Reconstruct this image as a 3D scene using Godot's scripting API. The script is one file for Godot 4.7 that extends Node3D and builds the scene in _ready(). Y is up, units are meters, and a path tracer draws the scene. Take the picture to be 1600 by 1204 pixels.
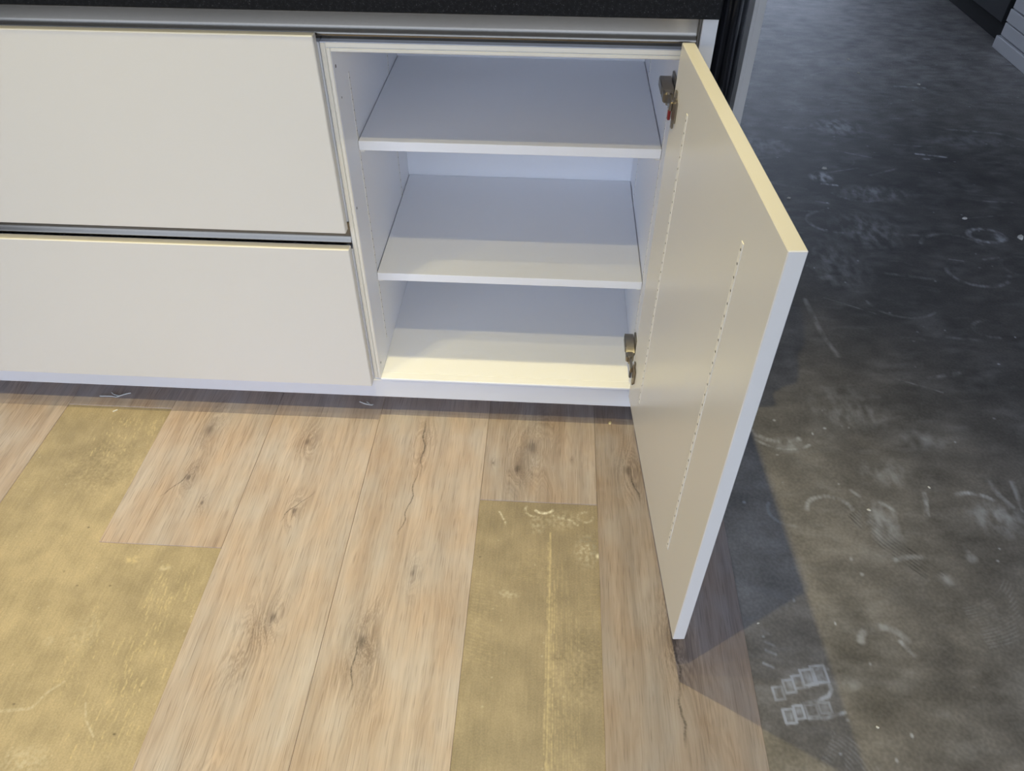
extends Node3D
# A half-finished kitchen island: an open white base cabinet beside two wide drawers,
# loose oak-look planks laid over an adhesive film on a raw concrete floor.
# Metres, y up. The floor finish is y = 0; the front of the carcasses is z = 0.

const H := 0.067          # the carcasses stand this far above the planks, on feet
const SEAMS := [-1.03, -0.767, -0.5056, -0.2455, 0.0125, 0.278, 0.5345, 0.805]
const WARM := Color(1.0, 0.93, 0.67)

var mats := {}

func _ready() -> void:
	setup_camera()
	setup_light()
	make_materials()
	build_room()
	build_floor()
	build_drawer_cabinet()
	build_door_cabinet()
	build_island_trim()
	build_background()
	build_debris()

# ------------------------------------------------------------------ camera and light
func setup_camera() -> void:
	var c := Camera3D.new()
	c.name = "camera"
	c.keep_aspect = Camera3D.KEEP_HEIGHT
	c.fov = rad_to_deg(2.0 * atan(602.0 / 1171.75))
	c.near = 0.05
	c.far = 60.0
	c.transform = Transform3D(Basis(Vector3.UP, 0.05404) * Basis(Vector3.RIGHT, -0.75218) * Basis(Vector3.BACK, 0.00406), Vector3(0.40289, 1.24089 + H, 1.26852))
	add_child(c)
	c.current = true

func setup_light() -> void:
	var e := Environment.new()
	e.background_mode = Environment.BG_SKY
	var sky := Sky.new()
	var sm := ProceduralSkyMaterial.new()
	sm.sky_top_color = Color(0.78, 0.85, 0.97)
	sm.sky_horizon_color = Color(0.84, 0.885, 0.97)
	sm.ground_horizon_color = Color(0.62, 0.66, 0.72)
	sm.ground_bottom_color = Color(0.40, 0.42, 0.45)
	sm.sky_energy_multiplier = 1.0
	sky.sky_material = sm
	e.sky = sky
	e.background_energy_multiplier = 3.5
	e.tonemap_mode = Environment.TONE_MAPPER_LINEAR
	e.tonemap_exposure = 1.0
	e.sdfgi_enabled = true
	e.ssao_enabled = true
	e.ssil_enabled = true
	var w := WorldEnvironment.new()
	w.name = "world_environment"
	w.environment = e
	add_child(w)
	# the warm ceiling spots: place, energy, half cone
	downlight(Vector3(0.02, 2.817, 0.27), 3.35, 31.0, "warm ceiling downlight right above the front of the open cabinet")
	downlight(Vector3(0.05, 2.817, 1.02), 1.38, 47.0, "warm ceiling downlight over the planks in front of the cabinet")
	downlight(Vector3(-0.47, 2.817, 0.61), 0.78, 40.0, "warm ceiling downlight over the planks before the drawers")
	downlight(Vector3(-1.05, 2.817, 1.05), 1.85, 42.0, "warm ceiling downlight farthest left, over the bare adhesive")

func downlight(at: Vector3, energy: float, cone: float, label: String) -> void:
	var o := thing("ceiling_downlight", label, "downlight", at, "warm ceiling downlights above the island")
	var ring := begin()
	lathe(ring, Vector3.ZERO, [Vector2(0.036, 0.083), Vector2(0.036, 0.002), Vector2(0.048, -0.002), Vector2(0.05, 0.004), Vector2(0.045, 0.083)], 28)
	part("housing", ring, get_mat("lacquer"), o)
	var disc := begin()
	lathe(disc, Vector3.ZERO, [Vector2(0.0001, 0.018), Vector2(0.034, 0.018), Vector2(0.034, 0.024), Vector2(0.0001, 0.024)], 24)
	var gm := StandardMaterial3D.new()
	gm.albedo_color = Color(1, 0.95, 0.85)
	gm.emission_enabled = true
	gm.emission = WARM
	gm.emission_energy_multiplier = 3.0
	part("lens", disc, gm, o)
	var s := SpotLight3D.new()
	s.name = "spot"
	s.light_color = WARM
	s.light_energy = energy
	s.spot_angle = cone
	s.spot_angle_attenuation = 0.9
	s.spot_range = 12.0
	s.spot_attenuation = 2.0
	s.light_size = 0.014
	s.shadow_enabled = true
	s.position = Vector3(0, -0.006, 0)
	s.rotation = Vector3(-PI / 2, 0, 0)
	o.add_child(s)

# ------------------------------------------------------------------ naming helpers
func tag(o: Node, label: String, category := "", group := "", kind := "") -> void:
	if label: o.set_meta("label", label)
	if category: o.set_meta("category", category)
	if group: o.set_meta("group", group)
	if kind: o.set_meta("kind", kind)

func numbered(called: String) -> String:
	if not has_node(NodePath(called)): return called
	var k := 1
	while has_node(NodePath("%s_%03d" % [called, k])): k += 1
	return "%s_%03d" % [called, k]

func thing(called: String, label: String, category: String, at := Vector3.ZERO, group := "") -> Node3D:
	var o := Node3D.new()
	o.name = numbered(called)
	o.position = at
	add_child(o)
	tag(o, label, category, group)
	return o

func commit(st: SurfaceTool, m: Material) -> ArrayMesh:
	st.set_material(m)
	return st.commit()

func sub_name(parent: Node, called: String) -> String:
	if not parent.has_node(NodePath(called)): return called
	var k := 1
	while parent.has_node(NodePath("%s_%03d" % [called, k])): k += 1
	return "%s_%03d" % [called, k]

# a mesh under parent; the geometry is given in the parent's own axes
func part(called: String, st: SurfaceTool, m: Material, parent: Node, label := "") -> MeshInstance3D:
	var o := MeshInstance3D.new()
	o.name = numbered(called) if parent == self else sub_name(parent, called)
	o.mesh = commit(st, m)
	o.cast_shadow = GeometryInstance3D.SHADOW_CASTING_SETTING_ON
	parent.add_child(o, true)
	if label: o.set_meta("label", label)
	return o

func structure(called: String, st: SurfaceTool, m: Material, label := "") -> MeshInstance3D:
	var o := part(called, st, m, self)
	tag(o, label, "", "", "structure")
	return o

# ------------------------------------------------------------------ geometry helpers
func begin() -> SurfaceTool:
	var st := SurfaceTool.new()
	st.begin(Mesh.PRIMITIVE_TRIANGLES)
	return st

func vert(st: SurfaceTool, p: Vector3, n: Vector3, uv: Vector2) -> void:
	st.set_normal(n)
	st.set_uv(uv)
	st.add_vertex(p)

func tri(st: SurfaceTool, a: Vector3, b: Vector3, c: Vector3, n: Vector3) -> void:
	if (b - a).cross(c - a).dot(n) > 0.0:
		var t := b
		b = c
		c = t
	for p in [a, b, c]: vert(st, p, n, flat_uv(p, n))

func quad(st: SurfaceTool, a: Vector3, b: Vector3, c: Vector3, d: Vector3, n: Vector3) -> void:
	tri(st, a, b, c, n)
	tri(st, a, c, d, n)

func flat_uv(p: Vector3, n: Vector3) -> Vector2:
	var a := n.abs()
	if a.y >= a.x and a.y >= a.z: return Vector2(p.x, p.z)
	if a.x >= a.z: return Vector2(p.z, -p.y)
	return Vector2(p.x, -p.y)

# a box between two corners with chamfered edges
func bx(st: SurfaceTool, lo: Vector3, hi: Vector3, ch := 0.001) -> void:
	var m := (lo + hi) * 0.5
	var h := (hi - lo).abs() * 0.5
	var c := minf(ch, minf(h.x, minf(h.y, h.z)) * 0.9)
	for ax in 3:
		var u := (ax + 1) % 3
		var v := (ax + 2) % 3
		for s in [-1.0, 1.0]:
			var ps: Array[Vector3] = []
			for k in [[-1, -1], [1, -1], [1, 1], [-1, 1]]:
				var p := m
				p[ax] += s * h[ax]
				p[u] += k[0] * (h[u] - c)
				p[v] += k[1] * (h[v] - c)
				ps.append(p)
			var n := Vector3.ZERO
			n[ax] = s
			quad(st, ps[0], ps[1], ps[2], ps[3], n)
			# the chamfers between this axis and the next, along the third
			for s2 in [-1.0, 1.0]:
				var es: Array[Vector3] = []
				for w in [-1.0, 1.0]:
					var p1 := m
					p1[ax] += s * h[ax]
					p1[u] += s2 * (h[u] - c)
					p1[v] += w * (h[v] - c)
					var p2 := m
					p2[ax] += s * (h[ax] - c)
					p2[u] += s2 * h[u]
					p2[v] += w * (h[v] - c)
					es.append(p1)
					es.append(p2)
				var n2 := Vector3.ZERO
				n2[ax] = s
				n2[u] = s2
				quad(st, es[0], es[1], es[3], es[2], n2.normalized())
	for sx in [-1.0, 1.0]:
		for sy in [-1.0, 1.0]:
			for sz in [-1.0, 1.0]:
				var g := Vector3(sx, sy, sz)
				var pts: Array[Vector3] = []
				for ax in 3:
					var p := m
					for k in 3: p[k] += g[k] * (h[k] if k == ax else h[k] - c)
					pts.append(p)
				tri(st, pts[0], pts[1], pts[2], g.normalized())

# a closed profile of (z, y) points swept along x
func sweep_x(st: SurfaceTool, pts: PackedVector2Array, x0: float, x1: float, smooth := 0.75) -> void:
	var n := pts.size()
	var area := 0.0
	for k in n: area += pts[k].cross(pts[(k + 1) % n])
	var fn: Array[Vector2] = []
	for k in n:
		var d := pts[(k + 1) % n] - pts[k]
		var o := Vector2(d.y, -d.x).normalized()
		fn.append(o if area > 0 else -o)
	for k in n:
		var j := (k + 1) % n
		var na := fn[k]
		var nb := fn[k]
		var prev := fn[(k + n - 1) % n]
		var next := fn[j]
		if prev.dot(na) > smooth: na = (na + prev).normalized()
		if next.dot(nb) > smooth: nb = (nb + next).normalized()
		var q := [[x0, k, na], [x1, k, na], [x1, j, nb], [x0, k, na], [x1, j, nb], [x0, j, nb]]
		var a := Vector3(x0, pts[k].y, pts[k].x)
		var b := Vector3(x1, pts[k].y, pts[k].x)
		var c := Vector3(x1, pts[j].y, pts[j].x)
		if (b - a).cross(c - a).dot(Vector3(0, fn[k].y, fn[k].x)) > 0.0: q = [q[0], q[2], q[1], q[3], q[5], q[4]]
		for e in q:
			var w: Vector2 = e[2]
			var pp: Vector2 = pts[e[1]]
			vert(st, Vector3(e[0], pp.y, pp.x), Vector3(0, w.y, w.x), Vector2(e[0], pp.y + pp.x))
	var ix := Geometry2D.triangulate_polygon(pts)
	for k in range(0, ix.size(), 3):
		for x in [x0, x1]:
			var nn := Vector3(-1 if x == x0 else 1, 0, 0)
			tri(st, Vector3(x, pts[ix[k]].y, pts[ix[k]].x), Vector3(x, pts[ix[k + 1]].y, pts[ix[k + 1]].x), Vector3(x, pts[ix[k + 2]].y, pts[ix[k + 2]].x), nn)

# (radius, height) profile turned round y
func lathe(st: SurfaceTool, at: Vector3, prof: Array, seg := 16) -> void:
	var n := prof.size()
	var mid := Vector2.ZERO
	for p in prof: mid += p / n
	for k in n:
		var a: Vector2 = prof[k]
		var b: Vector2 = prof[(k + 1) % n]
		var d := b - a
		var o := Vector2(d.y, -d.x).normalized()
		if o.dot((a + b) * 0.5 - mid) < 0.0: o = -o
		for s in seg:
			var t0 := TAU * s / seg
			var t1 := TAU * (s + 1) / seg
			var r0 := Vector3(cos(t0), 0, sin(t0))
			var r1 := Vector3(cos(t1), 0, sin(t1))
			var p := [at + r0 * a.x + Vector3.UP * a.y, at + r1 * a.x + Vector3.UP * a.y, at + r1 * b.x + Vector3.UP * b.y, at + r0 * b.x + Vector3.UP * b.y]
			var nn := [r0 * o.x + Vector3.UP * o.y, r1 * o.x + Vector3.UP * o.y]
			var order := [0, 1, 2, 0, 2, 3]
			if (p[1] - p[0]).cross(p[2] - p[0]).dot(nn[0]) > 0.0 or (p[2] - p[0]).cross(p[3] - p[0]).dot(nn[0]) > 0.0: order = [0, 2, 1, 0, 3, 2]
			for k2 in order: vert(st, p[k2], nn[1] if k2 in [1, 2] else nn[0], Vector2.ZERO)

# a round rod along a line of points
func rod(st: SurfaceTool, pts: Array, r: float, seg := 6) -> void:
	for k in pts.size() - 1:
		var a: Vector3 = pts[k]
		var b: Vector3 = pts[k + 1]
		var d := (b - a).normalized()
		var u := d.cross(Vector3.UP if absf(d.y) < 0.9 else Vector3.RIGHT).normalized()
		var v := d.cross(u)
		for s in seg:
			var t0 := TAU * s / seg
			var t1 := TAU * (s + 1) / seg
			var o0 := u * cos(t0) + v * sin(t0)
			var o1 := u * cos(t1) + v * sin(t1)
			quad(st, a + o0 * r, a + o1 * r, b + o1 * r, b + o0 * r, (o0 + o1).normalized())
			tri(st, a, a + o0 * r, a + o1 * r, -d)
			tri(st, b, b + o0 * r, b + o1 * r, d)

# a small irregular chip
func chip(st: SurfaceTool, at: Vector3, size: Vector3, turn: float, rng: RandomNumberGenerator) -> void:
	var n := 7
	var low: Array[Vector3] = []
	var top: Array[Vector3] = []
	for k in n:
		var t := TAU * k / n
		var r := rng.randf_range(0.7, 1.1)
		var p := Vector3(cos(t) * size.x * r, 0, sin(t) * size.z * r).rotated(Vector3.UP, turn)
		low.append(at + p)
		top.append(at + p * 0.72 + Vector3.UP * size.y * rng.randf_range(0.6, 1.0))
	for k in n:
		var j := (k + 1) % n
		var nn := (low[k] + low[j]) * 0.5 - at + Vector3.UP * size.y
		quad(st, low[k], low[j], top[j], top[k], nn.normalized())
		tri(st, top[k], top[j], at + Vector3.UP * size.y, Vector3.UP)

# ------------------------------------------------------------------ materials
func plain(c: Color, rough: float, metal := 0.0) -> StandardMaterial3D:
	var m := StandardMaterial3D.new()
	m.albedo_color = c
	m.roughness = rough
	m.metallic = metal
	return m

func get_mat(k: String) -> Material:
	if mats.is_empty(): make_materials()
	return mats[k]

func make_materials() -> void:
	if not mats.is_empty(): return
	mats.lacquer = plain(Color(0.868, 0.854, 0.83), 0.27)
	mats.melamine = plain(Color(0.955, 0.958, 0.972), 0.42)
	mats.toe = plain(Color(0.88, 0.885, 0.905), 0.42)  # the carcass white, darkened and blued to paint shade onto the rail
	mats.edge = plain(Color(0.91, 0.89, 0.84), 0.4)
	mats.strip = plain(Color(0.93, 0.92, 0.90), 0.45)
	mats.dark = plain(Color(0.12, 0.12, 0.12), 0.8)
	mats.gap = plain(Color(0.32, 0.31, 0.30), 0.7)
	mats.aluminium = plain(Color(0.53, 0.505, 0.465), 0.25, 1.0)
	mats.nickel = plain(Color(0.60, 0.57, 0.52), 0.28, 1.0)
	mats.steel = plain(Color(0.60, 0.58, 0.55), 0.42, 1.0)
	mats.red = plain(Color(0.45, 0.09, 0.08), 0.5)
	mats.plastic = plain(Color(0.06, 0.062, 0.075), 0.18)
	mats.plastic.metallic_specular = 0.4
	mats.wall = plain(Color(0.80, 0.79, 0.77), 0.9)
	mats.ceiling = plain(Color(0.86, 0.86, 0.85), 0.9)
	mats.darkboard = plain(Color(0.17, 0.17, 0.18), 0.6)
	mats.board = plain(Color(0.88, 0.88, 0.89), 0.5)
	mats.frame = plain(Color(0.25, 0.26, 0.27), 0.5)
	mats.chalk = plain(Color(0.86, 0.85, 0.82), 0.9)
	mats.crumb = plain(Color(0.84, 0.78, 0.60), 0.85)
	var pane := plain(Color(0.9, 0.95, 1.0, 0.06), 0.02)
	pane.transparency = BaseMaterial3D.TRANSPARENCY_ALPHA
	mats.pane = pane
	mats.worktop = worktop_material()

func noise(sd: int, freq: float, oct := 4) -> FastNoiseLite:
	var f := FastNoiseLite.new()
	f.seed = sd
	f.noise_type = FastNoiseLite.TYPE_SIMPLEX_SMOOTH
	f.frequency = freq
	f.fractal_type = FastNoiseLite.FRACTAL_FBM if oct > 1 else FastNoiseLite.FRACTAL_NONE
	f.fractal_octaves = oct
	return f

# noise bytes w x h; made on a (w/sx) x (h/sy) grid and stretched
func field(sd: int, freq: float, w: int, h: int, sx := 1, sy := 1, oct := 4) -> PackedByteArray:
	var im := noise(sd, freq, oct).get_image(w / sx, h / sy, false, false, true)
	if sx > 1 or sy > 1: im.resize(w, h, Image.INTERPOLATE_CUBIC)
	im.convert(Image.FORMAT_L8)
	return im.get_data()

func textured(data: PackedByteArray, w: int, h: int, rough: float, bump := 0.0) -> StandardMaterial3D:
	var im := Image.create_from_data(w, h, false, Image.FORMAT_RGB8, data)
	var m := StandardMaterial3D.new()
	m.albedo_texture = ImageTexture.create_from_image(im)
	m.roughness = rough
	if bump > 0.0:
		var b := im.duplicate() as Image
		b.convert(Image.FORMAT_RGBA8)
		b.bump_map_to_normal_map(bump)
		m.normal_enabled = true
		m.normal_texture = ImageTexture.create_from_image(b)
	return m

func worktop_material() -> StandardMaterial3D:
	var n := 512
	var a := field(71, 0.09, n, n, 1, 1, 3)
	var b := field(72, 0.35, n, n, 1, 1, 2)
	var d := PackedByteArray()
	d.resize(n * n * 3)
	for k in n * n:
		var t := clampf((b[k] / 255.0 - 0.62) * 3.0, 0.0, 1.0) * clampf((a[k] / 255.0 - 0.35) * 2.2, 0.0, 1.0)
		var v := 15.0 + 95.0 * t + (a[k] / 255.0 - 0.5) * 10.0
		d[k * 3] = int(clampf(v, 0, 255))
		d[k * 3 + 1] = int(clampf(v + 1, 0, 255))
		d[k * 3 + 2] = int(clampf(v + 4, 0, 255))
	var m := textured(d, n, n, 0.6)
	m.metallic_specular = 0.3
	m.uv1_triplanar = true
	m.uv1_scale = Vector3.ONE * 2.6
	return m

# oak-look print of one plank: w across (about 1 mm a pixel), h along.
# knots: [across, along, radius, strength] in metres from the plank's left rear corner
func oak_material(sd: int, width: float, length: float, knots: Array, cracks: Array, tone: float) -> StandardMaterial3D:
	var w := 256
	var h := int(minf(2048.0, length * 1000.0))
	h = maxi(64, (h / 64) * 64)
	var pu := width / w
	var pv := length / h
	var low := field(sd, 0.012, w, h, 1, 8, 3)
	var broad := field(sd + 1, 0.020, w, h, 1, 8, 4)
	var streak := field(sd + 7, 0.085, w, h, 1, 32, 3)
	var fibre := field(sd + 2, 0.36, w, h, 1, 64, 2)
	var pore := field(sd + 3, 0.45, w, h, 1, 32, 1)
	var patch := field(sd + 4, 0.010, w, h, 1, 2, 3)
	var rings := PackedFloat32Array()
	rings.resize(4096)
	var rn := noise(sd + 5, 0.055, 3)
	for k in 4096:
		rings[k] = clampf(0.5 + rn.get_noise_1d(k * 1.0) * 1.1, 0.0, 1.0)
	var d := PackedByteArray()
	d.resize(w * h * 3)
	var o := 0
	for j in h:
		var v := j * pv
		var near: Array = []
		for q in knots:
			if absf(v - q[1]) < q[2] * 9.0: near.append(q)
		for i in w:
			var u := i * pu
			var k := j * w + i
			var g := u * 900.0 + low[k] * 0.16
			var core := 0.0
			var halo := 0.0
			var swirl := 0.0
			for q in near:
				var du: float = (u - q[0]) / q[2]
				var dv: float = (v - q[1]) / q[2]
				var r2 := du * du + dv * dv * 0.20
				if r2 < 5.0:
					var e := exp(-r2)
					var sgn: float = q[3]
					g += e * sgn * q[2] * 1500.0 + (e * (fibre[k] - 128) * 0.03)
					swirl += e
					halo += exp(-r2 * 0.9 - dv * dv * 0.02) * 0.34 * absf(sgn)
					core += exp(-(du * du + dv * dv * 0.35) * 22.0) * sgn * (0.6 + (pore[k] - 100) * 0.006)
			var rg := rings[int(g * 4.0) & 4095]
			var calm := 0.5 + 0.5 * clampf((patch[k] - 70) * 0.009, 0.0, 1.0)
			var amp := 0.17 * calm + 0.36 * minf(swirl, 1.0)
			var t := 0.27 + (rg - 0.5) * amp + (broad[k] - 128) * 0.0013 + (streak[k] - 128) * 0.0008 + (fibre[k] - 128) * 0.0007 + (patch[k] - 128) * 0.0012 + halo * (0.6 + rg * 0.5)
			t += clampf((pore[k] - 172) * 0.0065, 0.0, 0.4)
			var pk := (patch[k] - 128) * 0.0022
			var dark := clampf(core, 0.0, 0.5)
			t = clampf(t, 0.0, 1.1)
			var r := (201.0 - 64.0 * t) * tone * (1.0 - dark * 0.55) * (1.0 + pk * 0.12)
			var gg := (184.0 - 62.0 * t) * tone * (1.0 - dark * 0.57)
			var bb := (174.0 - 60.0 * t) * tone * (1.0 - dark * 0.56) * (1.0 - pk * 0.14)
			d[o] = clampi(int(r), 0, 255)
			d[o + 1] = clampi(int(gg), 0, 255)
			d[o + 2] = clampi(int(bb), 0, 255)
			o += 3
	var wob := noise(sd + 9, 0.03, 3)
	for c in cracks:
		# [across0, along0, across1, along1, half width]
		var steps := int(Vector2(c[2] - c[0], c[3] - c[1]).length() / pv * 1.5)
		for s in steps:
			var f := float(s) / steps
			var x: float = lerpf(c[0], c[2], f) + wob.get_noise_1d(s * 0.22) * 0.012
			var z: float = lerpf(c[1], c[3], f)
			var fade := sin(f * PI) * (0.55 + 0.45 * wob.get_noise_1d(s * 3.0 + 500.0))
			var ci := int(x / pu)
			var cj := int(z / pv)
			var hw := int(c[4] / pu)
			for q in range(-hw, hw + 1):
				var ii := ci + q
				if ii < 0 or ii >= w or cj < 0 or cj >= h: continue
				var kk := (cj * w + ii) * 3
				var f2 := 1.0 - 0.45 * fade * (1.0 - absf(q) / (hw + 1.0))
				for ch in 3: d[kk + ch] = int(d[kk + ch] * f2)
	return textured(d, w, h, 0.52, 1.2)

# ------------------------------------------------------------------ soft marks drawn into a mask
class Mask:
	var w: int
	var h: int
	var x0: float
	var z0: float
	var px: float
	var pz: float
	var a: PackedFloat32Array
	var n: FastNoiseLite
	func _init(ww: int, hh: int, r: Rect2, nn: FastNoiseLite) -> void:
		w = ww
		h = hh
		x0 = r.position.x
		z0 = r.position.y
		px = r.size.x / ww
		pz = r.size.y / hh
		n = nn
		a.resize(ww * hh)
	# a soft spot; grain 0..1 breaks it up
	func dab(x: float, z: float, rx: float, rz: float, amount: float, grain := 0.6) -> void:
		var i0 := maxi(0, int((x - rx - x0) / px))
		var i1 := mini(w - 1, int((x + rx - x0) / px) + 1)
		var j0 := maxi(0, int((z - rz - z0) / pz))
		var j1 := mini(h - 1, int((z + rz - z0) / pz) + 1)
		for j in range(j0, j1 + 1):
			for i in range(i0, i1 + 1):
				var du := (x0 + i * px - x) / rx
				var dv := (z0 + j * pz - z) / rz
				var r2 := du * du + dv * dv
				if r2 >= 1.0: continue
				var v := amount * (1.0 - r2)
				v *= clampf(1.0 - grain + grain * (n.get_noise_2d(i * 1.0, j * 1.0) * 2.0 + 0.55), 0.0, 1.3)
				a[j * w + i] = maxf(a[j * w + i], v)
	# a stroke through points [x, z, x, z ...]
	func stroke(p: Array, r: float, amount: float, grain := 0.7) -> void:
		for k in range(0, p.size() - 3, 2):
			var from := Vector2(p[k], p[k + 1])
			var to := Vector2(p[k + 2], p[k + 3])
			var steps := maxi(1, int(from.distance_to(to) / (r * 0.7)))
			for s in steps + 1:
				var q := from.lerp(to, float(s) / steps)
				dab(q.x, q.y, r, r, amount, grain)
	func arc(cx: float, cz: float, r: float, a0: float, a1: float, thick: float, amount: float, squash := 0.8, grain := 0.7) -> void:
		var pts: Array = []
		for s in 15:
			var t := lerpf(a0, a1, s / 14.0)
			pts.append(cx + cos(t) * r)
			pts.append(cz + sin(t) * r * squash)
		stroke(pts, thick, amount, grain)
	# the outline of a tread block
	func block(cx: float, cz: float, sx: float, sz: float, turn: float, amount: float) -> void:
		var c: Array = []
		for k in 5:
			var t := turn + PI / 4 + k * PI / 2
			c.append(cx + cos(t) * sx)
			c.append(cz + sin(t) * sz)
		stroke(c, 0.0036, amount, 0.35)
		dab(cx, cz, sx * 0.8, sz * 0.8, amount * 0.55, 0.9)

# ------------------------------------------------------------------ room
func build_room() -> void:
	var lo := Vector3(-4.2, 0, -6.2)
	var hi := Vector3(5.2, 2.9, 3.3)
	var t := 0.15
	var c := begin()
	bx(c, Vector3(lo.x - t, hi.y, lo.z - t), Vector3(hi.x + t, hi.y + t, hi.z + t))
	structure("ceiling", c, mats.ceiling, "white ceiling of the room")
	var a := begin()
	var b0 := Vector3(-0.6, 0.45, lo.z - t)
	var b1 := Vector3(4.9, 2.65, lo.z)
	bx(a, Vector3(lo.x - t, -0.1, lo.z - t), Vector3(b0.x, hi.y, lo.z))
	bx(a, Vector3(b1.x, -0.1, lo.z - t), Vector3(hi.x + t, hi.y, lo.z))
	bx(a, Vector3(b0.x, -0.1, lo.z - t), Vector3(b1.x, b0.y, lo.z))
	bx(a, Vector3(b0.x, b1.y, lo.z - t), Vector3(b1.x, hi.y, lo.z))
	structure("wall_back", a, mats.wall, "wall with an added wide window far behind the island")
	window("window_2", b0.x, b1.x, b0.y, b1.y, lo.z - 0.11, 4, "added unseen wide window with dark frame far behind the island")  # added out of view to brighten the far concrete and the boards
	a = begin()
	bx(a, Vector3(lo.x - t, -0.1, lo.z), Vector3(lo.x, hi.y, hi.z + t))
	structure("wall_left", a, mats.wall, "plain wall left of the island")
	a = begin()
	bx(a, Vector3(hi.x, -0.1, lo.z), Vector3(hi.x + t, hi.y, hi.z + t))
	structure("wall_right", a, mats.wall, "plain wall beyond the concrete floor")
	# the wall with the shop window, behind the camera
	a = begin()
	var w0 := Vector3(-3.2, 0.12, hi.z)
	var w1 := Vector3(4.4, 2.78, hi.z + t)
	bx(a, Vector3(lo.x, -0.1, hi.z), Vector3(w0.x, hi.y, hi.z + t))
	bx(a, Vector3(w1.x, -0.1, hi.z), Vector3(hi.x, hi.y, hi.z + t))
	bx(a, Vector3(w0.x, -0.1, hi.z), Vector3(w1.x, w0.y, hi.z + t))
	bx(a, Vector3(w0.x, w1.y, hi.z), Vector3(w1.x, hi.y, hi.z + t))
	structure("wall_front", a, mats.wall, "wall with a wide window behind the camera")
	window("window_1", w0.x, w1.x, w0.y, w1.y, hi.z + 0.04, 5, "wide window with dark frame behind the camera")

func window(called: String, xa: float, xb: float, ya: float, yb: float, z: float, n: int, label: String) -> void:
	var f := begin()
	for k in n + 1:
		var x := lerpf(xa, xb - 0.06, float(k) / n)
		bx(f, Vector3(x, ya, z), Vector3(x + 0.06, yb, z + 0.06), 0.004)
	for y in [ya, yb - 0.06]:
		bx(f, Vector3(xa, y, z + 0.004), Vector3(xb, y + 0.06, z + 0.056), 0.004)
	var win := structure(called, f, mats.frame, label)
	for k in n:
		var g := begin()
		var x0 := lerpf(xa, xb - 0.06, float(k) / n) + 0.06
		var x1 := lerpf(xa, xb - 0.06, float(k + 1) / n)
		bx(g, Vector3(x0, ya + 0.06, z + 0.026), Vector3(x1, yb - 0.06, z + 0.034), 0.0005)
		part("pane", g, mats.pane, win)

# ------------------------------------------------------------------ floor
func build_floor() -> void:
	var st := begin()
	bx(st, Vector3(-4.35, -0.15, -6.35), Vector3(5.35, -0.003, 3.45))
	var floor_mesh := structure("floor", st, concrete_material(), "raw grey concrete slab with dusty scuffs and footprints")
	st = begin()
	bx(st, Vector3(-1.35, -0.0032, -0.12), Vector3(0.80, -0.0024, 1.45), 0.0001)
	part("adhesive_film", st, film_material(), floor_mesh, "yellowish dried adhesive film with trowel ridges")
	# planks: column, rear end, front end, knots, cracks, tone
	var z0 := -0.62
	plank(floor_mesh, 0, z0, 1.40, 11, [[0.10, 0.50, 0.035, 0.4]], [], 1.0)
	plank(floor_mesh, 1, z0, 0.005, 23, [[0.20, 0.3, 0.03, 0.5]], [], 0.97)
	plank(floor_mesh, 2, z0, 0.3995, 37, [[0.122, 0.838, 0.020, 0.9], [0.178, 0.907, 0.013, 0.8], [0.118, 0.69, 0.04, 0.5]], [[0.075, 0.90, 0.12, 0.82, 0.002]], 1.0)
	plank(floor_mesh, 3, z0, 1.40, 41, [[0.101, 0.716, 0.026, 0.7], [0.124, 0.916, 0.018, 0.8], [0.151, 1.169, 0.022, 1.0], [0.115, 1.225, 0.035, -0.6], [0.10, 1.50, 0.03, 0.4]], [[0.10, 0.95, 0.15, 0.86, 0.002]], 1.0)
	plank(floor_mesh, 4, z0, 1.40, 59, [[0.120, 0.70, 0.030, -0.5], [0.146, 1.056, 0.022, 0.6], [0.074, 1.206, 0.032, 0.85], [0.09, 1.26, 0.03, -0.5]], [[0.115, 0.62, 0.122, 0.80, 0.0025], [0.122, 0.77, 0.10, 1.0, 0.002], [0.07, 1.2, 0.07, 1.32, 0.002]], 0.99)
	plank(floor_mesh, 5, z0, 0.242, 67, [[0.077, 0.769, 0.026, 0.9], [0.107, 0.70, 0.05, 0.7], [0.02, 0.755, 0.007, 0.8], [0.201, 0.735, 0.005, 0.8]], [], 0.92)
	plank(floor_mesh, 6, z0, 1.40, 83, [[0.072, 0.76, 0.032, 0.7], [0.136, 1.172, 0.018, 0.8], [0.134, 1.16, 0.05, 0.4]], [[0.075, 0.76, 0.088, 0.85, 0.0025], [0.136, 1.16, 0.132, 1.28, 0.003], [0.134, 1.26, 0.130, 1.37, 0.003]], 0.85)

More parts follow.
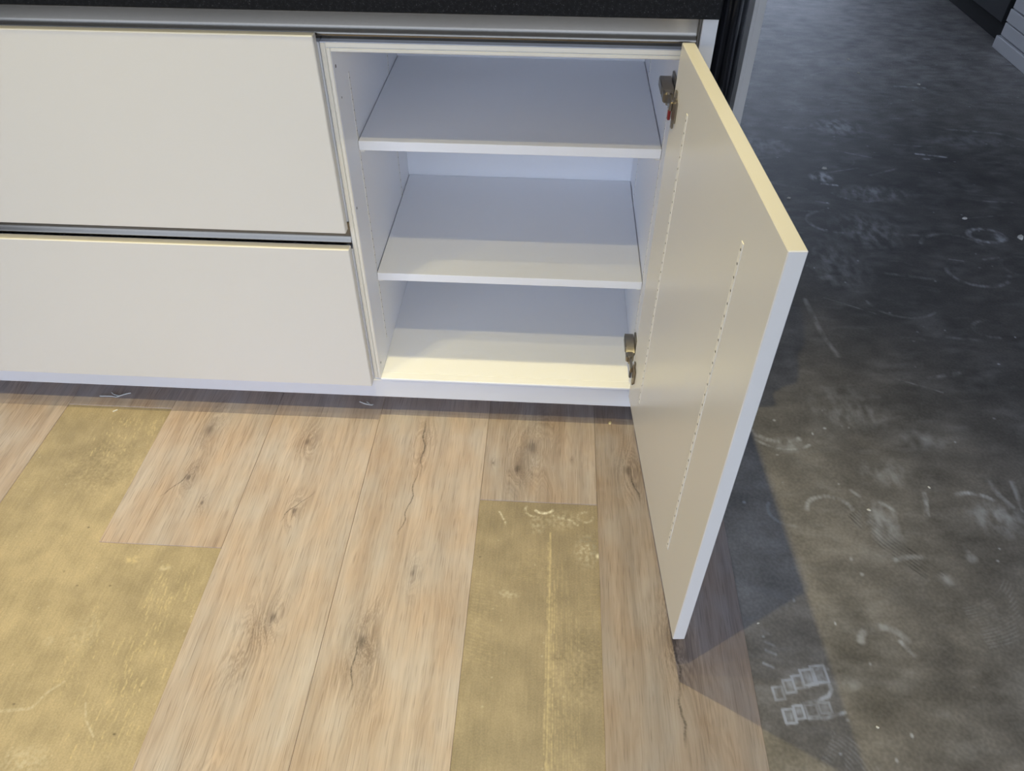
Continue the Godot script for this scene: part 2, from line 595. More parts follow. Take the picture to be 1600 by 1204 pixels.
func plank(parent: Node, col: int, z0: float, z1: float, sd: int, knots: Array, cracks: Array, tone: float) -> void:
	var x0: float = SEAMS[col] + 0.0003
	var x1: float = SEAMS[col + 1] - 0.0003
	var m := oak_material(sd * 7, x1 - x0, z1 - z0, knots, cracks, tone)
	var st := begin()
	var c := 0.0006
	var y0 := -0.0024
	var uv := func(p: Vector3) -> Vector2: return Vector2((p.x - x0) / (x1 - x0), (p.z - z0) / (z1 - z0))
	var top := [Vector3(x0 + c, 0, z0 + c), Vector3(x1 - c, 0, z0 + c), Vector3(x1 - c, 0, z1 - c), Vector3(x0 + c, 0, z1 - c)]
	var mid := [Vector3(x0, -c, z0), Vector3(x1, -c, z0), Vector3(x1, -c, z1), Vector3(x0, -c, z1)]
	var low := [Vector3(x0, y0, z0), Vector3(x1, y0, z0), Vector3(x1, y0, z1), Vector3(x0, y0, z1)]
	var side := [Vector3(0, 0, -1), Vector3(1, 0, 0), Vector3(0, 0, 1), Vector3(-1, 0, 0)]
	for k in [0, 1, 2, 0, 2, 3]: vert(st, top[k], Vector3.UP, uv.call(top[k]))
	for k in [0, 2, 1, 0, 3, 2]: vert(st, low[k], Vector3.DOWN, uv.call(low[k]))
	for k in 4:
		var j := (k + 1) % 4
		for pair in [[top, mid, (side[k] + Vector3.UP).normalized()], [mid, low, side[k]]]:
			for e in [[0, k], [0, j], [1, j], [0, k], [1, j], [1, k]]:
				pass
			var a: Vector3 = pair[0][k]
			var b: Vector3 = pair[0][j]
			var cc: Vector3 = pair[1][j]
			var dd: Vector3 = pair[1][k]
			var nn: Vector3 = pair[2]
			var o := [a, b, cc, a, cc, dd]
			if (b - a).cross(cc - a).dot(nn) > 0.0: o = [a, cc, b, a, dd, cc]
			for p in o: vert(st, p, nn, uv.call(p))
	st.generate_tangents()
	part("plank", st, m, parent)

func concrete_material() -> StandardMaterial3D:
	var w := 2048
	var h := 2048
	var r := Rect2(0.7, -4.0, 2.7, 5.4)
	var big := field(201, 0.0065, w, h, 8, 4, 4)
	var cloud := field(202, 0.034, w, h, 4, 2, 5)
	var fine := field(203, 0.30, w, h, 2, 1, 3)
	var smear := field(204, 0.05, w, h, 4, 1, 5)
	var veil := field(205, 0.022, w, h, 4, 2, 5)
	var wisp := field(207, 0.055, w, h, 6, 1, 5)
	var k := Mask.new(w, h, r, noise(206, 0.035, 4))
	# chalky scuffs, footprints and drags of plaster dust
	k.dab(1.56, -1.75, 0.11, 0.10, 0.40, 0.9)
	k.dab(1.39, -1.31, 0.05, 0.05, 0.75, 0.8)
	k.stroke([1.38, -1.26, 1.43, -1.25], 0.010, 0.85)
	k.dab(1.22, -1.55, 0.13, 0.09, 0.30)
	k.stroke([1.10, -1.62, 1.22, -1.57, 1.30, -1.60], 0.012, 0.3)
	k.stroke([1.80, -1.52, 1.90, -1.50], 0.010, 0.75)
	k.stroke([1.81, -1.48, 1.83, -1.48], 0.010, 0.7)
	k.stroke([1.93, -2.19, 2.05, -2.18], 0.014, 0.5)
	k.dab(1.75, -2.45, 0.14, 0.05, 0.25)
	k.dab(2.05, -1.65, 0.20, 0.06, 0.22)
	k.stroke([2.0, -1.75, 2.2, -1.72, 2.3, -1.64], 0.012, 0.3)
	k.dab(1.55, -1.20, 0.16, 0.07, 0.30, 0.9)
	k.arc(1.50, -1.22, 0.10, 0.3, 2.8, 0.012, 0.28)
	k.arc(1.83, -0.94, 0.055, 0.0, 6.0, 0.012, 0.50, 0.75)
	k.dab(1.87, -0.93, 0.03, 0.03, 0.6)
	k.arc(1.72, -0.72, 0.09, 0.2, 3.4, 0.010, 0.35)
	k.arc(1.70, -0.86, 0.10, 3.4, 6.0, 0.010, 0.30)
	k.dab(1.45, -0.95, 0.14, 0.14, 0.28, 0.9)
	k.arc(1.36, -1.0, 0.09, 1.5, 4.5, 0.010, 0.30)
	k.dab(1.30, -0.75, 0.12, 0.18, 0.20, 0.9)
	k.stroke([1.16, -0.55, 1.17, -0.4, 1.19, -0.3], 0.010, 0.25)
	k.arc(0.975, -0.03, 0.07, 0.9, 2.7, 0.010, 0.55)
	k.arc(0.985, -0.02, 0.085, 0.9, 2.5, 0.006, 0.5)
	k.dab(0.985, 0.035, 0.05, 0.03, 0.35)
	k.arc(1.04, 0.225, 0.05, 3.2, 6.1, 0.008, 0.45)
	k.arc(0.955, 0.23, 0.05, 1.6, 3.6, 0.006, 0.30)
	k.dab(1.14, 0.25, 0.06, 0.07, 0.36, 0.9)
	k.dab(1.155, 0.262, 0.02, 0.02, 0.5)
	k.dab(1.19, 0.11, 0.07, 0.05, 0.25, 0.9)
	k.dab(1.16, -0.1, 0.12, 0.1, 0.22, 0.9)
	k.stroke([1.262, 0.165, 1.252, 0.20, 1.246, 0.225], 0.008, 0.60)
	k.stroke([1.155, 0.195, 1.178, 0.215], 0.007, 0.5)
	k.stroke([1.10, 0.165, 1.115, 0.18], 0.006, 0.35)
	k.stroke([1.285, 0.285, 1.300, 0.315], 0.006, 0.35)
	k.stroke([1.14, 0.345, 1.17, 0.335, 1.20, 0.335], 0.008, 0.35)
	k.dab(1.395, 0.225, 0.075, 0.06, 0.40, 0.85)
	k.arc(1.36, 0.205, 0.06, 4.2, 6.0, 0.008, 0.55)
	k.stroke([1.42, 0.12, 1.425, 0.16, 1.44, 0.19, 1.40, 0.205], 0.009, 0.45)
	k.stroke([1.47, 0.12, 1.46, 0.20], 0.008, 0.35)
	k.dab(1.31, 0.0, 0.06, 0.04, 0.25)
	k.dab(1.23, 0.385, 0.02, 0.02, 0.3)
	k.dab(1.30, 0.33, 0.015, 0.015, 0.35)
	k.arc(1.065, 0.535, 0.045, 3.3, 6.2, 0.010, 0.35)
	k.stroke([1.095, 0.528, 1.112, 0.552], 0.007, 0.45)
	for q in [[0.846, 0.523], [0.848, 0.545], [0.847, 0.562], [0.838, 0.588]]:
		k.stroke([q[0] - 0.008, q[1] - 0.003, q[0] + 0.008, q[1] + 0.004], 0.004, 0.45)
	# the boot print: two bowed rows of tread blocks joined at the toe
	k.block(0.906, 0.607, 0.017, 0.020, -0.12, 0.90)
	k.block(0.885, 0.617, 0.012, 0.016, -0.12, 0.83)
	k.block(0.868, 0.626, 0.013, 0.016, -0.12, 0.75)
	k.block(0.846, 0.640, 0.012, 0.016, -0.12, 0.68)
	k.block(0.927, 0.600, 0.018, 0.022, -0.12, 0.83)
	k.stroke([0.894, 0.628, 0.912, 0.618, 0.932, 0.614], 0.005, 0.75)
	k.stroke([0.938, 0.606, 0.942, 0.628, 0.934, 0.640, 0.912, 0.650, 0.888, 0.656], 0.005, 0.68)
	k.stroke([0.914, 0.598, 0.930, 0.588, 0.945, 0.590], 0.004, 0.60)
	k.block(0.875, 0.672, 0.011, 0.016, -0.12, 0.90)
	k.block(0.857, 0.680, 0.013, 0.017, -0.12, 0.90)
	k.block(0.898, 0.668, 0.014, 0.014, -0.12, 0.52)
	k.block(0.922, 0.662, 0.014, 0.013, -0.12, 0.45)
	k.stroke([0.890, 0.682, 0.920, 0.680, 0.955, 0.668], 0.0045, 0.68)
	k.dab(0.965, 0.615, 0.035, 0.02, 0.25)
	var rng := RandomNumberGenerator.new()
	rng.seed = 77
	for s in 420:
		var z := lerpf(1.2, -3.4, pow(rng.randf(), 1.2))
		k.dab(rng.randf_range(0.82, 3.0), z, rng.randf_range(0.003, 0.006), rng.randf_range(0.003, 0.006), rng.randf_range(0.25, 0.8), 0.3)
	for s in 130:
		var x := rng.randf_range(0.9, 2.8)
		var z := rng.randf_range(-3.2, 0.6)
		var t := rng.randf_range(-0.5, 0.5)
		var l := rng.randf_range(0.03, 0.16)
		k.stroke([x, z, x + cos(t) * l, z + sin(t) * l], rng.randf_range(0.004, 0.010), rng.randf_range(0.08, 0.30))
	for s in 22:
		var a := rng.randf_range(0.0, TAU)
		k.arc(rng.randf_range(1.0, 2.4), rng.randf_range(-2.6, -0.2), rng.randf_range(0.04, 0.12), a, a + rng.randf_range(1.2, 3.6), rng.randf_range(0.005, 0.012), rng.randf_range(0.10, 0.26))
	# trowel combs: pale fine ridges and one dark combed patch
	for s in 14:
		k.arc(1.20, 0.30, 0.17 + s * 0.007, 0.55, 1.35, 0.0022, 0.16, 0.9, 0.9)
	for s in 12:
		k.arc(0.86, 0.80, 0.05 + s * 0.0075, -1.0, 0.4, 0.0024, 0.22, 0.9, 0.9)
	var comb := Mask.new(w, h, r, k.n)
	for s in 6:
		comb.stroke([1.075 + s * 0.006, 0.235 - s * 0.004, 1.12 + s * 0.008, 0.31 - s * 0.003, 1.19 + s * 0.009, 0.385 - s * 0.002], 0.0024, 0.5, 0.8)
	var d := PackedByteArray()
	d.resize(w * h * 3)
	var dust := k.a
	var cut := comb.a
	for q in w * h:
		var t := (big[q] - 128) * 0.0012 + (cloud[q] - 128) * 0.0012 + (fine[q] - 128) * 0.0009 + (smear[q] - 128) * 0.0007
		var v := clampf((veil[q] - 122) * 0.008, 0.0, 0.6) * clampf((smear[q] - 60) / 130.0, 0.0, 1.0) + clampf((wisp[q] - 158) * 0.007, 0.0, 0.4)
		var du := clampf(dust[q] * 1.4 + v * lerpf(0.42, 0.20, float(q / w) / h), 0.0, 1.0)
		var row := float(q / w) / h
		var near := smoothstep(0.60, 0.90, row + (big[q] - 128) * 0.0006)   # warmer trowelled residue towards the planks, plus the painted-in brightness of the lit front
		var b := (1.0 + t) * (1.0 - cut[q] * 0.5) * lerpf(lerpf(1.28, 0.66, smoothstep(0.25, 0.52, row)), 1.06, near)  # far and front lightened, middle darkened: light levels painted into the concrete colour
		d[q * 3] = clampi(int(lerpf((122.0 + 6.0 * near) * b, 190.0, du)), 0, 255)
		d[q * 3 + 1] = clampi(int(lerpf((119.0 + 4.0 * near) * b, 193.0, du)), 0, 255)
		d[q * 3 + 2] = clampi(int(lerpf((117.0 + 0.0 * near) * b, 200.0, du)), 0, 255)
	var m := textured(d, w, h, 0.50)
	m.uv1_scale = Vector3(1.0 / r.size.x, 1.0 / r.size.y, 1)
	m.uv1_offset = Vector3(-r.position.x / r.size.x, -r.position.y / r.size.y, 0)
	return m

func film_material() -> StandardMaterial3D:
	var w := 1536
	var h := 1120
	var r := Rect2(-1.35, -0.12, 2.15, 1.57)
	var big := field(301, 0.006, w, h, 4, 4, 4)
	var cloud := field(302, 0.03, w, h, 2, 2, 4)
	var fine := field(303, 0.35, w, h, 1, 1, 2)
	var line := field(304, 0.25, w, h, 1, 16, 3)
	var k := Mask.new(w, h, r, noise(306, 0.12, 3))      # pale ridges
	var wht := Mask.new(w, h, r, noise(307, 0.12, 3))    # white scuffs
	var rng := RandomNumberGenerator.new()
	rng.seed = 31
	# ridged bands that run along the planks, in the right-hand gap
	for s in 15:
		var x := 0.430 + s * 0.0047
		var a := 0.62 if s < 4 else 0.45 - s * 0.015
		var z := 0.34 + rng.randf() * (0.02 if s < 2 else 0.26)
		while z < 1.2:
			var l := rng.randf_range(0.015, 0.11)
			k.stroke([x + rng.randf_range(-0.0006, 0.0006), z, x + 0.001, z + l], 0.0021, a * rng.randf_range(0.6, 1.0), 0.6)
			z += l + rng.randf_range(0.0, 0.03)
	k.stroke([0.4335, 0.32, 0.4355, 0.6, 0.437, 1.1], 0.0028, 0.65, 0.35)
	for s in 20:
		k.arc(0.40, 0.32, 0.05 + s * 0.0045, 1.1, 1.9, 0.0016, 0.20, 0.9, 0.9)
	for s in 24:
		k.stroke([0.283, 0.45 + s * 0.007, 0.283 + rng.randf_range(0.02, 0.06), 0.455 + s * 0.0072], 0.0018, 0.22, 0.95)
	for s in 16:
		k.stroke([0.49 + rng.randf_range(0, 0.02), 0.44 + s * 0.012, 0.53, 0.437 + s * 0.012], 0.0017, 0.20, 0.9)
	wht.arc(0.418, 0.257, 0.020, 0.3, 2.6, 0.0045, 0.95, 0.6, 0.4)
	wht.arc(0.400, 0.262, 0.022, 1.2, 3.6, 0.004, 0.6, 0.8)
	wht.stroke([0.322, 0.270, 0.334, 0.292, 0.339, 0.305], 0.0032, 0.6)
	wht.stroke([0.440, 0.275, 0.472, 0.283, 0.490, 0.296], 0.0045, 0.5)
	wht.arc(0.508, 0.275, 0.016, 0.0, 5.0, 0.004, 0.4)
	wht.dab(0.455, 0.285, 0.045, 0.03, 0.25, 0.95)
	wht.dab(0.405, 0.30, 0.02, 0.03, 0.3, 0.95)
	wht.dab(0.532, 0.372, 0.006, 0.008, 0.9, 0.2)
	wht.dab(0.51, 0.36, 0.03, 0.05, 0.35, 0.95)
	wht.dab(0.352, 0.47, 0.03, 0.012, 0.3, 0.95)
	# crusts in the two gaps on the left
	for s in 150:
		var x := -0.318 + rng.randfn(0.0, 0.032)
		var z := rng.randf_range(0.45, 0.80)
		k.stroke([x, z, x + rng.randf_range(-0.002, 0.003), z + rng.randf_range(0.006, 0.022)], 0.0017, rng.randf_range(0.3, 0.75), 0.6)
	for s in 70:
		var x := -0.435 + rng.randfn(0.0, 0.014)
		var z := rng.randf_range(0.54, 0.72)
		k.stroke([x, z, x + 0.002, z + rng.randf_range(0.004, 0.014)], 0.0017, rng.randf_range(0.2, 0.55), 0.7)
	for s in 80:
		var x := -0.60 + rng.randfn(0.0, 0.028)
		var z := rng.randf_range(0.04, 0.16)
		k.stroke([x, z, x + 0.002, z + rng.randf_range(0.004, 0.016)], 0.0019, rng.randf_range(0.3, 0.7), 0.7)
	for s in 20:
		var x := -0.527 + rng.randfn(0.0, 0.008)
		var z := rng.randf_range(0.03, 0.09)
		k.stroke([x, z, x + 0.002, z + 0.01], 0.0019, 0.5, 0.7)
	k.dab(-0.418, 0.436, 0.020, 0.012, 0.7, 0.7)
	k.dab(-0.345, 0.450, 0.014, 0.010, 0.5, 0.7)
	wht.dab(-0.345, 0.452, 0.014, 0.010, 0.35, 0.7)
	wht.stroke([-0.60, 0.755, -0.515, 0.752, -0.470, 0.745], 0.0042, 0.50, 0.6)
	wht.stroke([-0.465, 0.742, -0.450, 0.712, -0.432, 0.695], 0.0036, 0.45, 0.6)
	wht.stroke([-0.375, 0.730, -0.362, 0.757, -0.335, 0.785], 0.0026, 0.40, 0.6)
	wht.dab(-0.50, 0.62, 0.012, 0.012, 0.3)
	wht.dab(-0.43, 0.83, 0.05, 0.03, 0.28, 0.95)
	wht.dab(-0.44, 0.60, 0.04, 0.05, 0.15, 0.95)
	for s in 260:
		wht.dab(rng.randf_range(-0.8, 0.54), rng.randf_range(0.0, 1.1), 0.0025, 0.0025, rng.randf_range(0.1, 0.45), 0.2)
	var dk := Mask.new(w, h, r, wht.n)
	for s in 26:
		dk.dab(rng.randf_range(-0.8, 0.54), rng.randf_range(0.02, 0.9), 0.0035, 0.0025, rng.randf_range(0.4, 0.9), 0.1)
	dk.dab(0.515, 0.335, 0.025, 0.012, 0.5, 0.95)
	dk.dab(0.525, 0.35, 0.012, 0.04, 0.4, 0.95)
	dk.dab(0.455, 0.60, 0.018, 0.015, 0.35, 0.8)
	dk.dab(0.500, 0.62, 0.045, 0.10, 0.18, 0.9)
	dk.dab(-0.60, 0.20, 0.12, 0.10, 0.20, 0.7)
	var d := PackedByteArray()
	d.resize(w * h * 3)
	var ka := k.a
	var wa := wht.a
	var da := dk.a
	for q in w * h:
		var t := (big[q] - 128) * 0.0005 + (cloud[q] - 128) * 0.0007 + (fine[q] - 128) * 0.0006 + (line[q] - 128) * 0.00035
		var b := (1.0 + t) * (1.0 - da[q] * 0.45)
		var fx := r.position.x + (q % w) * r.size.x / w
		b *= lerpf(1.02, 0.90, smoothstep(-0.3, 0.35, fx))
		var rr := lerpf(168.0 * b, 226.0, ka[q] * 0.75)
		var gg := lerpf(153.0 * b, 206.0, ka[q] * 0.75)
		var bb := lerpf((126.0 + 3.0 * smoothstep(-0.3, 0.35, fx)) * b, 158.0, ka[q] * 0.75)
		d[q * 3] = clampi(int(lerpf(rr, 222.0, wa[q])), 0, 255)
		d[q * 3 + 1] = clampi(int(lerpf(gg, 216.0, wa[q])), 0, 255)
		d[q * 3 + 2] = clampi(int(lerpf(bb, 200.0, wa[q])), 0, 255)
	var m := textured(d, w, h, 0.5, 0.2)
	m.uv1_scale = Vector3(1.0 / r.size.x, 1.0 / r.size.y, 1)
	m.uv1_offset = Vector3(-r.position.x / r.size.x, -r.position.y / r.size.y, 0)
	return m

# ------------------------------------------------------------------ cabinets
# an aluminium grip profile: an upright sheet that flares into a rounded lip; y is the height of the lip's crown
func grip_profile(y: float) -> PackedVector2Array:
	var pts := PackedVector2Array()
	for p in [[-0.0058, 0.0412], [-0.0058, 0.0110], [-0.0050, 0.0080], [-0.0034, 0.0048], [-0.0017, 0.0020], [-0.0004, -0.0004], [0.0, -0.0022],
			[-0.0006, -0.0042], [-0.0026, -0.0060], [-0.0060, -0.0072], [-0.0105, -0.0080], [-0.0150, -0.0088], [-0.0170, -0.0145],
			[-0.0185, -0.0145], [-0.0165, -0.0074], [-0.0070, -0.0056], [-0.0022, -0.0022], [-0.0040, 0.0020], [-0.0075, 0.0080], [-0.0075, 0.0412]]:
		pts.append(Vector2(p[0], y + p[1]))
	return pts

func build_drawer_cabinet() -> void:
	var o := thing("drawer_cabinet", "wide white handleless base unit with two closed drawers, left of the open cabinet", "cabinet", Vector3(-0.4385, 0, 0))
	var sh := -o.position
	var x0 := -1.1885
	var x1 := 0.0118
	var st := begin()
	for x in [x0, x1 - 0.016]:
		bx(st, Vector3(x, H + 0.055, -0.55) + sh, Vector3(x + 0.016, H + 0.809, -0.0262) + sh)
		for y in [[0.055, 0.409], [0.471, 0.809]]:
			bx(st, Vector3(x, H + y[0], -0.0262) + sh, Vector3(x + 0.016, H + y[1], -0.001) + sh)
	bx(st, Vector3(x0 + 0.016, H + 0.055, -0.55) + sh, Vector3(x1 - 0.016, H + 0.073, -0.001) + sh)
	bx(st, Vector3(x0 + 0.016, H + 0.073, -0.55) + sh, Vector3(x1 - 0.016, H + 0.809, -0.542) + sh)
	bx(st, Vector3(x0 + 0.016, H + 0.791, -0.541) + sh, Vector3(x1 - 0.016, H + 0.809, -0.001) + sh)
	part("body", st, mats.melamine, o)
	for f in [[0.459, 0.8262], [0.0535, 0.4225]]:
		st = begin()
		bx(st, Vector3(x0 + 0.001, H + f[0], 0.0045) + sh, Vector3(0.0113, H + f[1], 0.0240) + sh, 0.0016)
		var dr := part("drawer", st, mats.lacquer, o)
		st = begin()
		bx(st, Vector3(x0 + 0.03, H + f[0] + 0.035, -0.50) + sh, Vector3(-0.03, H + f[0] + 0.19, 0.0040) + sh, 0.002)
		part("drawer_box", st, mats.melamine, dr)
	st = begin()
	sweep_x(st, grip_profile(H + 0.4260), x0 + 0.002 + sh.x, 0.0118 + sh.x)
	part("grip_channel", st, mats.aluminium, o, "brushed aluminium grip channel between the drawers")
	legs(o, [x0 + 0.06, x1 - 0.06], sh)

func legs(o: Node3D, xs: Array, sh: Vector3) -> void:
	for x in xs:
		for z in [-0.16, -0.48]:
			var st := begin()
			lathe(st, Vector3(x, 0, z) + sh, [Vector2(0.0001, 0.0), Vector2(0.028, 0.0), Vector2(0.026, 0.008), Vector2(0.016, 0.014), Vector2(0.014, H + 0.055), Vector2(0.0001, H + 0.055)], 16)
			part("foot", st, mats.dark, o)

# a thin perforated strip: origin at its lower end, u across, v up, n out of the surface
func hole_strip(st: SurfaceTool, holes: SurfaceTool, at: Vector3, u: Vector3, v: Vector3, n: Vector3, wid: float, length: float, pitch: float, hole: float, raise: float) -> void:
	var cells := int(length / pitch)
	var hw := wid * 0.5
	for c in cells:
		var base := at + v * (c * pitch) + n * raise
		var mid := base + v * (pitch * 0.5)
		var ring: Array[Vector3] = []
		var outer: Array[Vector3] = []
		for k in 8:
			var t := TAU * (k + 0.5) / 8
			var dir := Vector2(cos(t), sin(t))
			ring.append(mid + u * dir.x * hole + v * dir.y * hole)
			var s := minf(hw / maxf(absf(dir.x), 1e-4), pitch * 0.5 / maxf(absf(dir.y), 1e-4))
			outer.append(mid + u * dir.x * s + v * dir.y * s)
		var corner := [mid + u * hw + v * pitch * 0.5, mid - u * hw + v * pitch * 0.5, mid - u * hw - v * pitch * 0.5, mid + u * hw - v * pitch * 0.5]
		for k in 8:
			var j := (k + 1) % 8
			quad(st, ring[k], ring[j], outer[j], outer[k], n)
			quad(holes, ring[k], ring[j], ring[j] - n * (raise - 0.0003), ring[k] - n * (raise - 0.0003), (mid - (ring[k] + ring[j]) * 0.5).normalized())
			tri(holes, ring[k] - n * (raise - 0.0003), ring[j] - n * (raise - 0.0003), mid - n * (raise - 0.0003), n)
		# the corners between the octagon's rays and the cell's rectangle
		for k in 4:
			var a: int = [0, 3, 4, 7][k]
			var b: int = [1, 2, 5, 6][k]
			tri(st, outer[a], outer[b], corner[k], n)
	var top := at + v * (cells * pitch)
	for e in [[at, top, u * -hw], [at, top, u * hw]]:
		quad(st, e[0] + e[2], e[1] + e[2], e[1] + e[2] + n * raise, e[0] + e[2] + n * raise, e[2].normalized())
	quad(st, top - u * hw, top + u * hw, top + u * hw + n * raise, top - u * hw + n * raise, v)
	quad(st, at - u * hw, at + u * hw, at + u * hw + n * raise, at - u * hw + n * raise, -v)

func build_door_cabinet() -> void:
	var o := thing("base_cabinet", "open white base cabinet with two shelves, its door swung out to the right", "cabinet", Vector3(0.32, 0, 0))
	var sh := -o.position
	var xl := 0.0300
	var xr := 0.6130
	var y0 := H + 0.0626
	var y1 := H + 0.794
	# carcass
	for s in [0, 1]:
		var st := begin()
		var a := 0.0128 if s == 0 else xr
		var b := xl if s == 0 else 0.6295
		bx(st, Vector3(a, H + 0.055, -0.556) + sh, Vector3(b, H + 0.809, -0.0022) + sh, 0.0006)
		part("side_panel", st, mats.melamine, o)
	var st2 := begin()
	bx(st2, Vector3(xl, H + 0.044, -0.54) + sh, Vector3(xr, y0, -0.0170) + sh, 0.0006)
	part("bottom_panel", st2, mats.melamine, o)
	st2 = begin()
	bx(st2, Vector3(xl, y1, -0.54) + sh, Vector3(xr, H + 0.809, -0.0022) + sh, 0.0006)
	part("top_panel", st2, mats.melamine, o)
	st2 = begin()
	bx(st2, Vector3(xl, H + 0.044, -0.556) + sh, Vector3(xr, H + 0.809, -0.54) + sh, 0.0006)
	part("back_panel", st2, mats.melamine, o)
	# front edging: a flat lip and a rounded inner bead on the left and along the top
	st2 = begin()
	bx(st2, Vector3(0.0142, H + 0.0585, -0.0022) + sh, Vector3(0.0218, H + 0.8075, -0.0004) + sh, 0.0008)
	bx(st2, Vector3(0.0226, H + 0.0585, -0.0022) + sh, Vector3(0.0298, y1 + 0.0056, 0.0014) + sh, 0.0014)
	part("front_edging", st2, mats.edge, o, "pale edging round the cabinet opening")
	st2 = begin()
	bx(st2, Vector3(0.0226, y1 + 0.0062, -0.0022) + sh, Vector3(0.6295, H + 0.8085, -0.0004) + sh, 0.0008)
	bx(st2, Vector3(0.0300, y1 - 0.0002, -0.0022) + sh, Vector3(0.6130, y1 + 0.0056, 0.0014) + sh, 0.0014)
	part("front_edging", st2, mats.edge, o)
	st2 = begin()
	bx(st2, Vector3(xl - 0.001, H + 0.0566, -0.0170) + sh, Vector3(0.6125, y0 + 0.0002, 0.0046) + sh, 0.0012)
	part("front_edging", st2, mats.melamine, o)
	# shelves, each a hair narrower than the opening
	for y in [0.5986, 0.2943]:
		st2 = begin()
		bx(st2, Vector3(xl + 0.0016, H + y - 0.0189, -0.5385) + sh, Vector3(xr - 0.0016, H + y, -0.0852) + sh, 0.0008)
		var sf := part("shelf", st2, mats.melamine, o)
		for p in [[xl, 1.0], [xr, -1.0]]:
			for z in [-0.098, -0.46]:
				var pin := begin()
				bx(pin, Vector3(p[0], H + y - 0.0260, z - 0.007) + sh, Vector3(p[0] + p[1] * 0.011, H + y - 0.0190, z + 0.007) + sh, 0.002)
				part("shelf_pin", pin, mats.strip, sf)
	# perforated strips let into the side panels
	for s in [[xl, 1.0], [xr, -1.0]]:
		for z in [-0.0930, -0.4300]:
			var a := begin()
			var b := begin()
			hole_strip(a, b, Vector3(s[0], H + 0.106, z) + sh, Vector3(0, 0, 1), Vector3.UP, Vector3(s[1], 0, 0), 0.0075, 0.632, 0.020, 0.0016, 0.0007)
			var strip := part("perforated_strip", a, mats.strip, o)
			part("strip_hole", b, mats.gap, strip).set_meta("kind", "stuff")
	# drilled holes of the hinge plates on the left side
	for p in [[0.764, -0.0175, 0.0032], [0.707, -0.0255, 0.0020], [0.4955, -0.0125, 0.0026], [0.0966, -0.0125, 0.0030]]:
		var hl := begin()
		var c := Vector3(xl + 0.0003, H + p[0], p[1]) + sh
		for k in 12:
			var t0 := TAU * k / 12
			var t1 := TAU * (k + 1) / 12
			tri(hl, c, c + Vector3(0, sin(t0), cos(t0)) * p[2], c + Vector3(0, sin(t1), cos(t1)) * p[2], Vector3(1, 0, 0))
		part("screw_hole", hl, mats.gap, o)
	# the door, hung on the right, open a little past square
	var ang := 1.50182
	var dir := Vector3(cos(ang), 0, sin(ang))
	var door_frame := Transform3D(Basis(dir, Vector3.UP, dir.cross(Vector3.UP)), Vector3(0.6021, H + 0.0530, 0.0212) + sh)
	var ds := begin()
	bx(ds, Vector3(0, 0, -0.0206), Vector3(0.5966, 0.7755, 0), 0.0012)
	var door := part("door", ds, mats.lacquer, o, "white cabinet door swung wide open")
	door.transform = door_frame
	for u in [0.108, 0.469]:
		var a := begin()
		var b := begin()
		hole_strip(a, b, Vector3(u, 0.085, 0), Vector3(1, 0, 0), Vector3.UP, Vector3(0, 0, 1), 0.0085, 0.634, 0.020, 0.0019, 0.0009)
		part("perforated_strip", a, mats.strip, door)
		part("strip_hole", b, mats.gap, door).set_meta("kind", "stuff")
	for y in [0.676, 0.090]:
		hinge(o, sh, door_frame, y)
	legs(o, [0.09, 0.55], sh)

# a concealed hinge: mounting plate and arm on the side panel, knuckle, and cup plate on the door
func hinge(o: Node3D, sh: Vector3, door_frame: Transform3D, y: float) -> void:
	var wy := H + 0.053 + y
	var xr := 0.6130
	var st := begin()
	bx(st, Vector3(xr - 0.004, wy - 0.020, -0.078) + sh, Vector3(xr, wy + 0.020, -0.040) + sh, 0.002)
	var root := part("hinge", st, mats.steel, o, "nickel concealed hinge")
	st = begin()
	var prof := PackedVector2Array([Vector2(-0.088, wy + 0.005), Vector2(-0.080, wy + 0.009), Vector2(-0.030, wy + 0.008), Vector2(-0.022, wy + 0.003), Vector2(-0.022, wy - 0.006), Vector2(-0.030, wy - 0.009), Vector2(-0.082, wy - 0.009), Vector2(-0.088, wy - 0.005)])
	sweep_x(st, prof, xr - 0.0240 + sh.x, xr - 0.005 + sh.x)
	bx(st, Vector3(xr - 0.0255, wy - 0.007, -0.080) + sh, Vector3(xr - 0.0235, wy + 0.007, -0.036) + sh, 0.001)
	part("arm", st, mats.steel, root)
	st = begin()
	bx(st, Vector3(xr - 0.025, wy - 0.009, -0.022) + sh, Vector3(xr - 0.008, wy + 0.009, -0.002) + sh, 0.003)
	rod(st, [Vector3(xr - 0.015, wy - 0.011, -0.004) + sh, Vector3(xr - 0.015, wy + 0.011, -0.004) + sh], 0.0045, 10)
	bx(st, Vector3(xr - 0.018, wy - 0.008, -0.006) + sh, Vector3(xr - 0.012, wy + 0.008, 0.034) + sh, 0.002)
	part("knuckle", st, mats.nickel, root)
	st = begin()
	for k in 9:
		var t := -PI / 2 + PI * k / 8.0
		var hh := 0.031 if k in [2, 3, 4] else 0.017 + 0.004 * cos(t)
		var u0 := 0.0105 + k * 0.0030
		bx(st, door_frame * Vector3(u0, y - hh, 0.0001), door_frame * Vector3(u0 + 0.0031, y + hh, 0.0030), 0.0004)
	part("cup_plate", st, mats.nickel, root)
	st = begin()
	bx(st, door_frame * Vector3(0.004, y - 0.022, 0.0032), door_frame * Vector3(0.0125, y - 0.006, 0.0085), 0.001)
	part("clip", st, mats.red if y > 0.3 else mats.gap, root, "red plastic clip" if y > 0.3 else "")

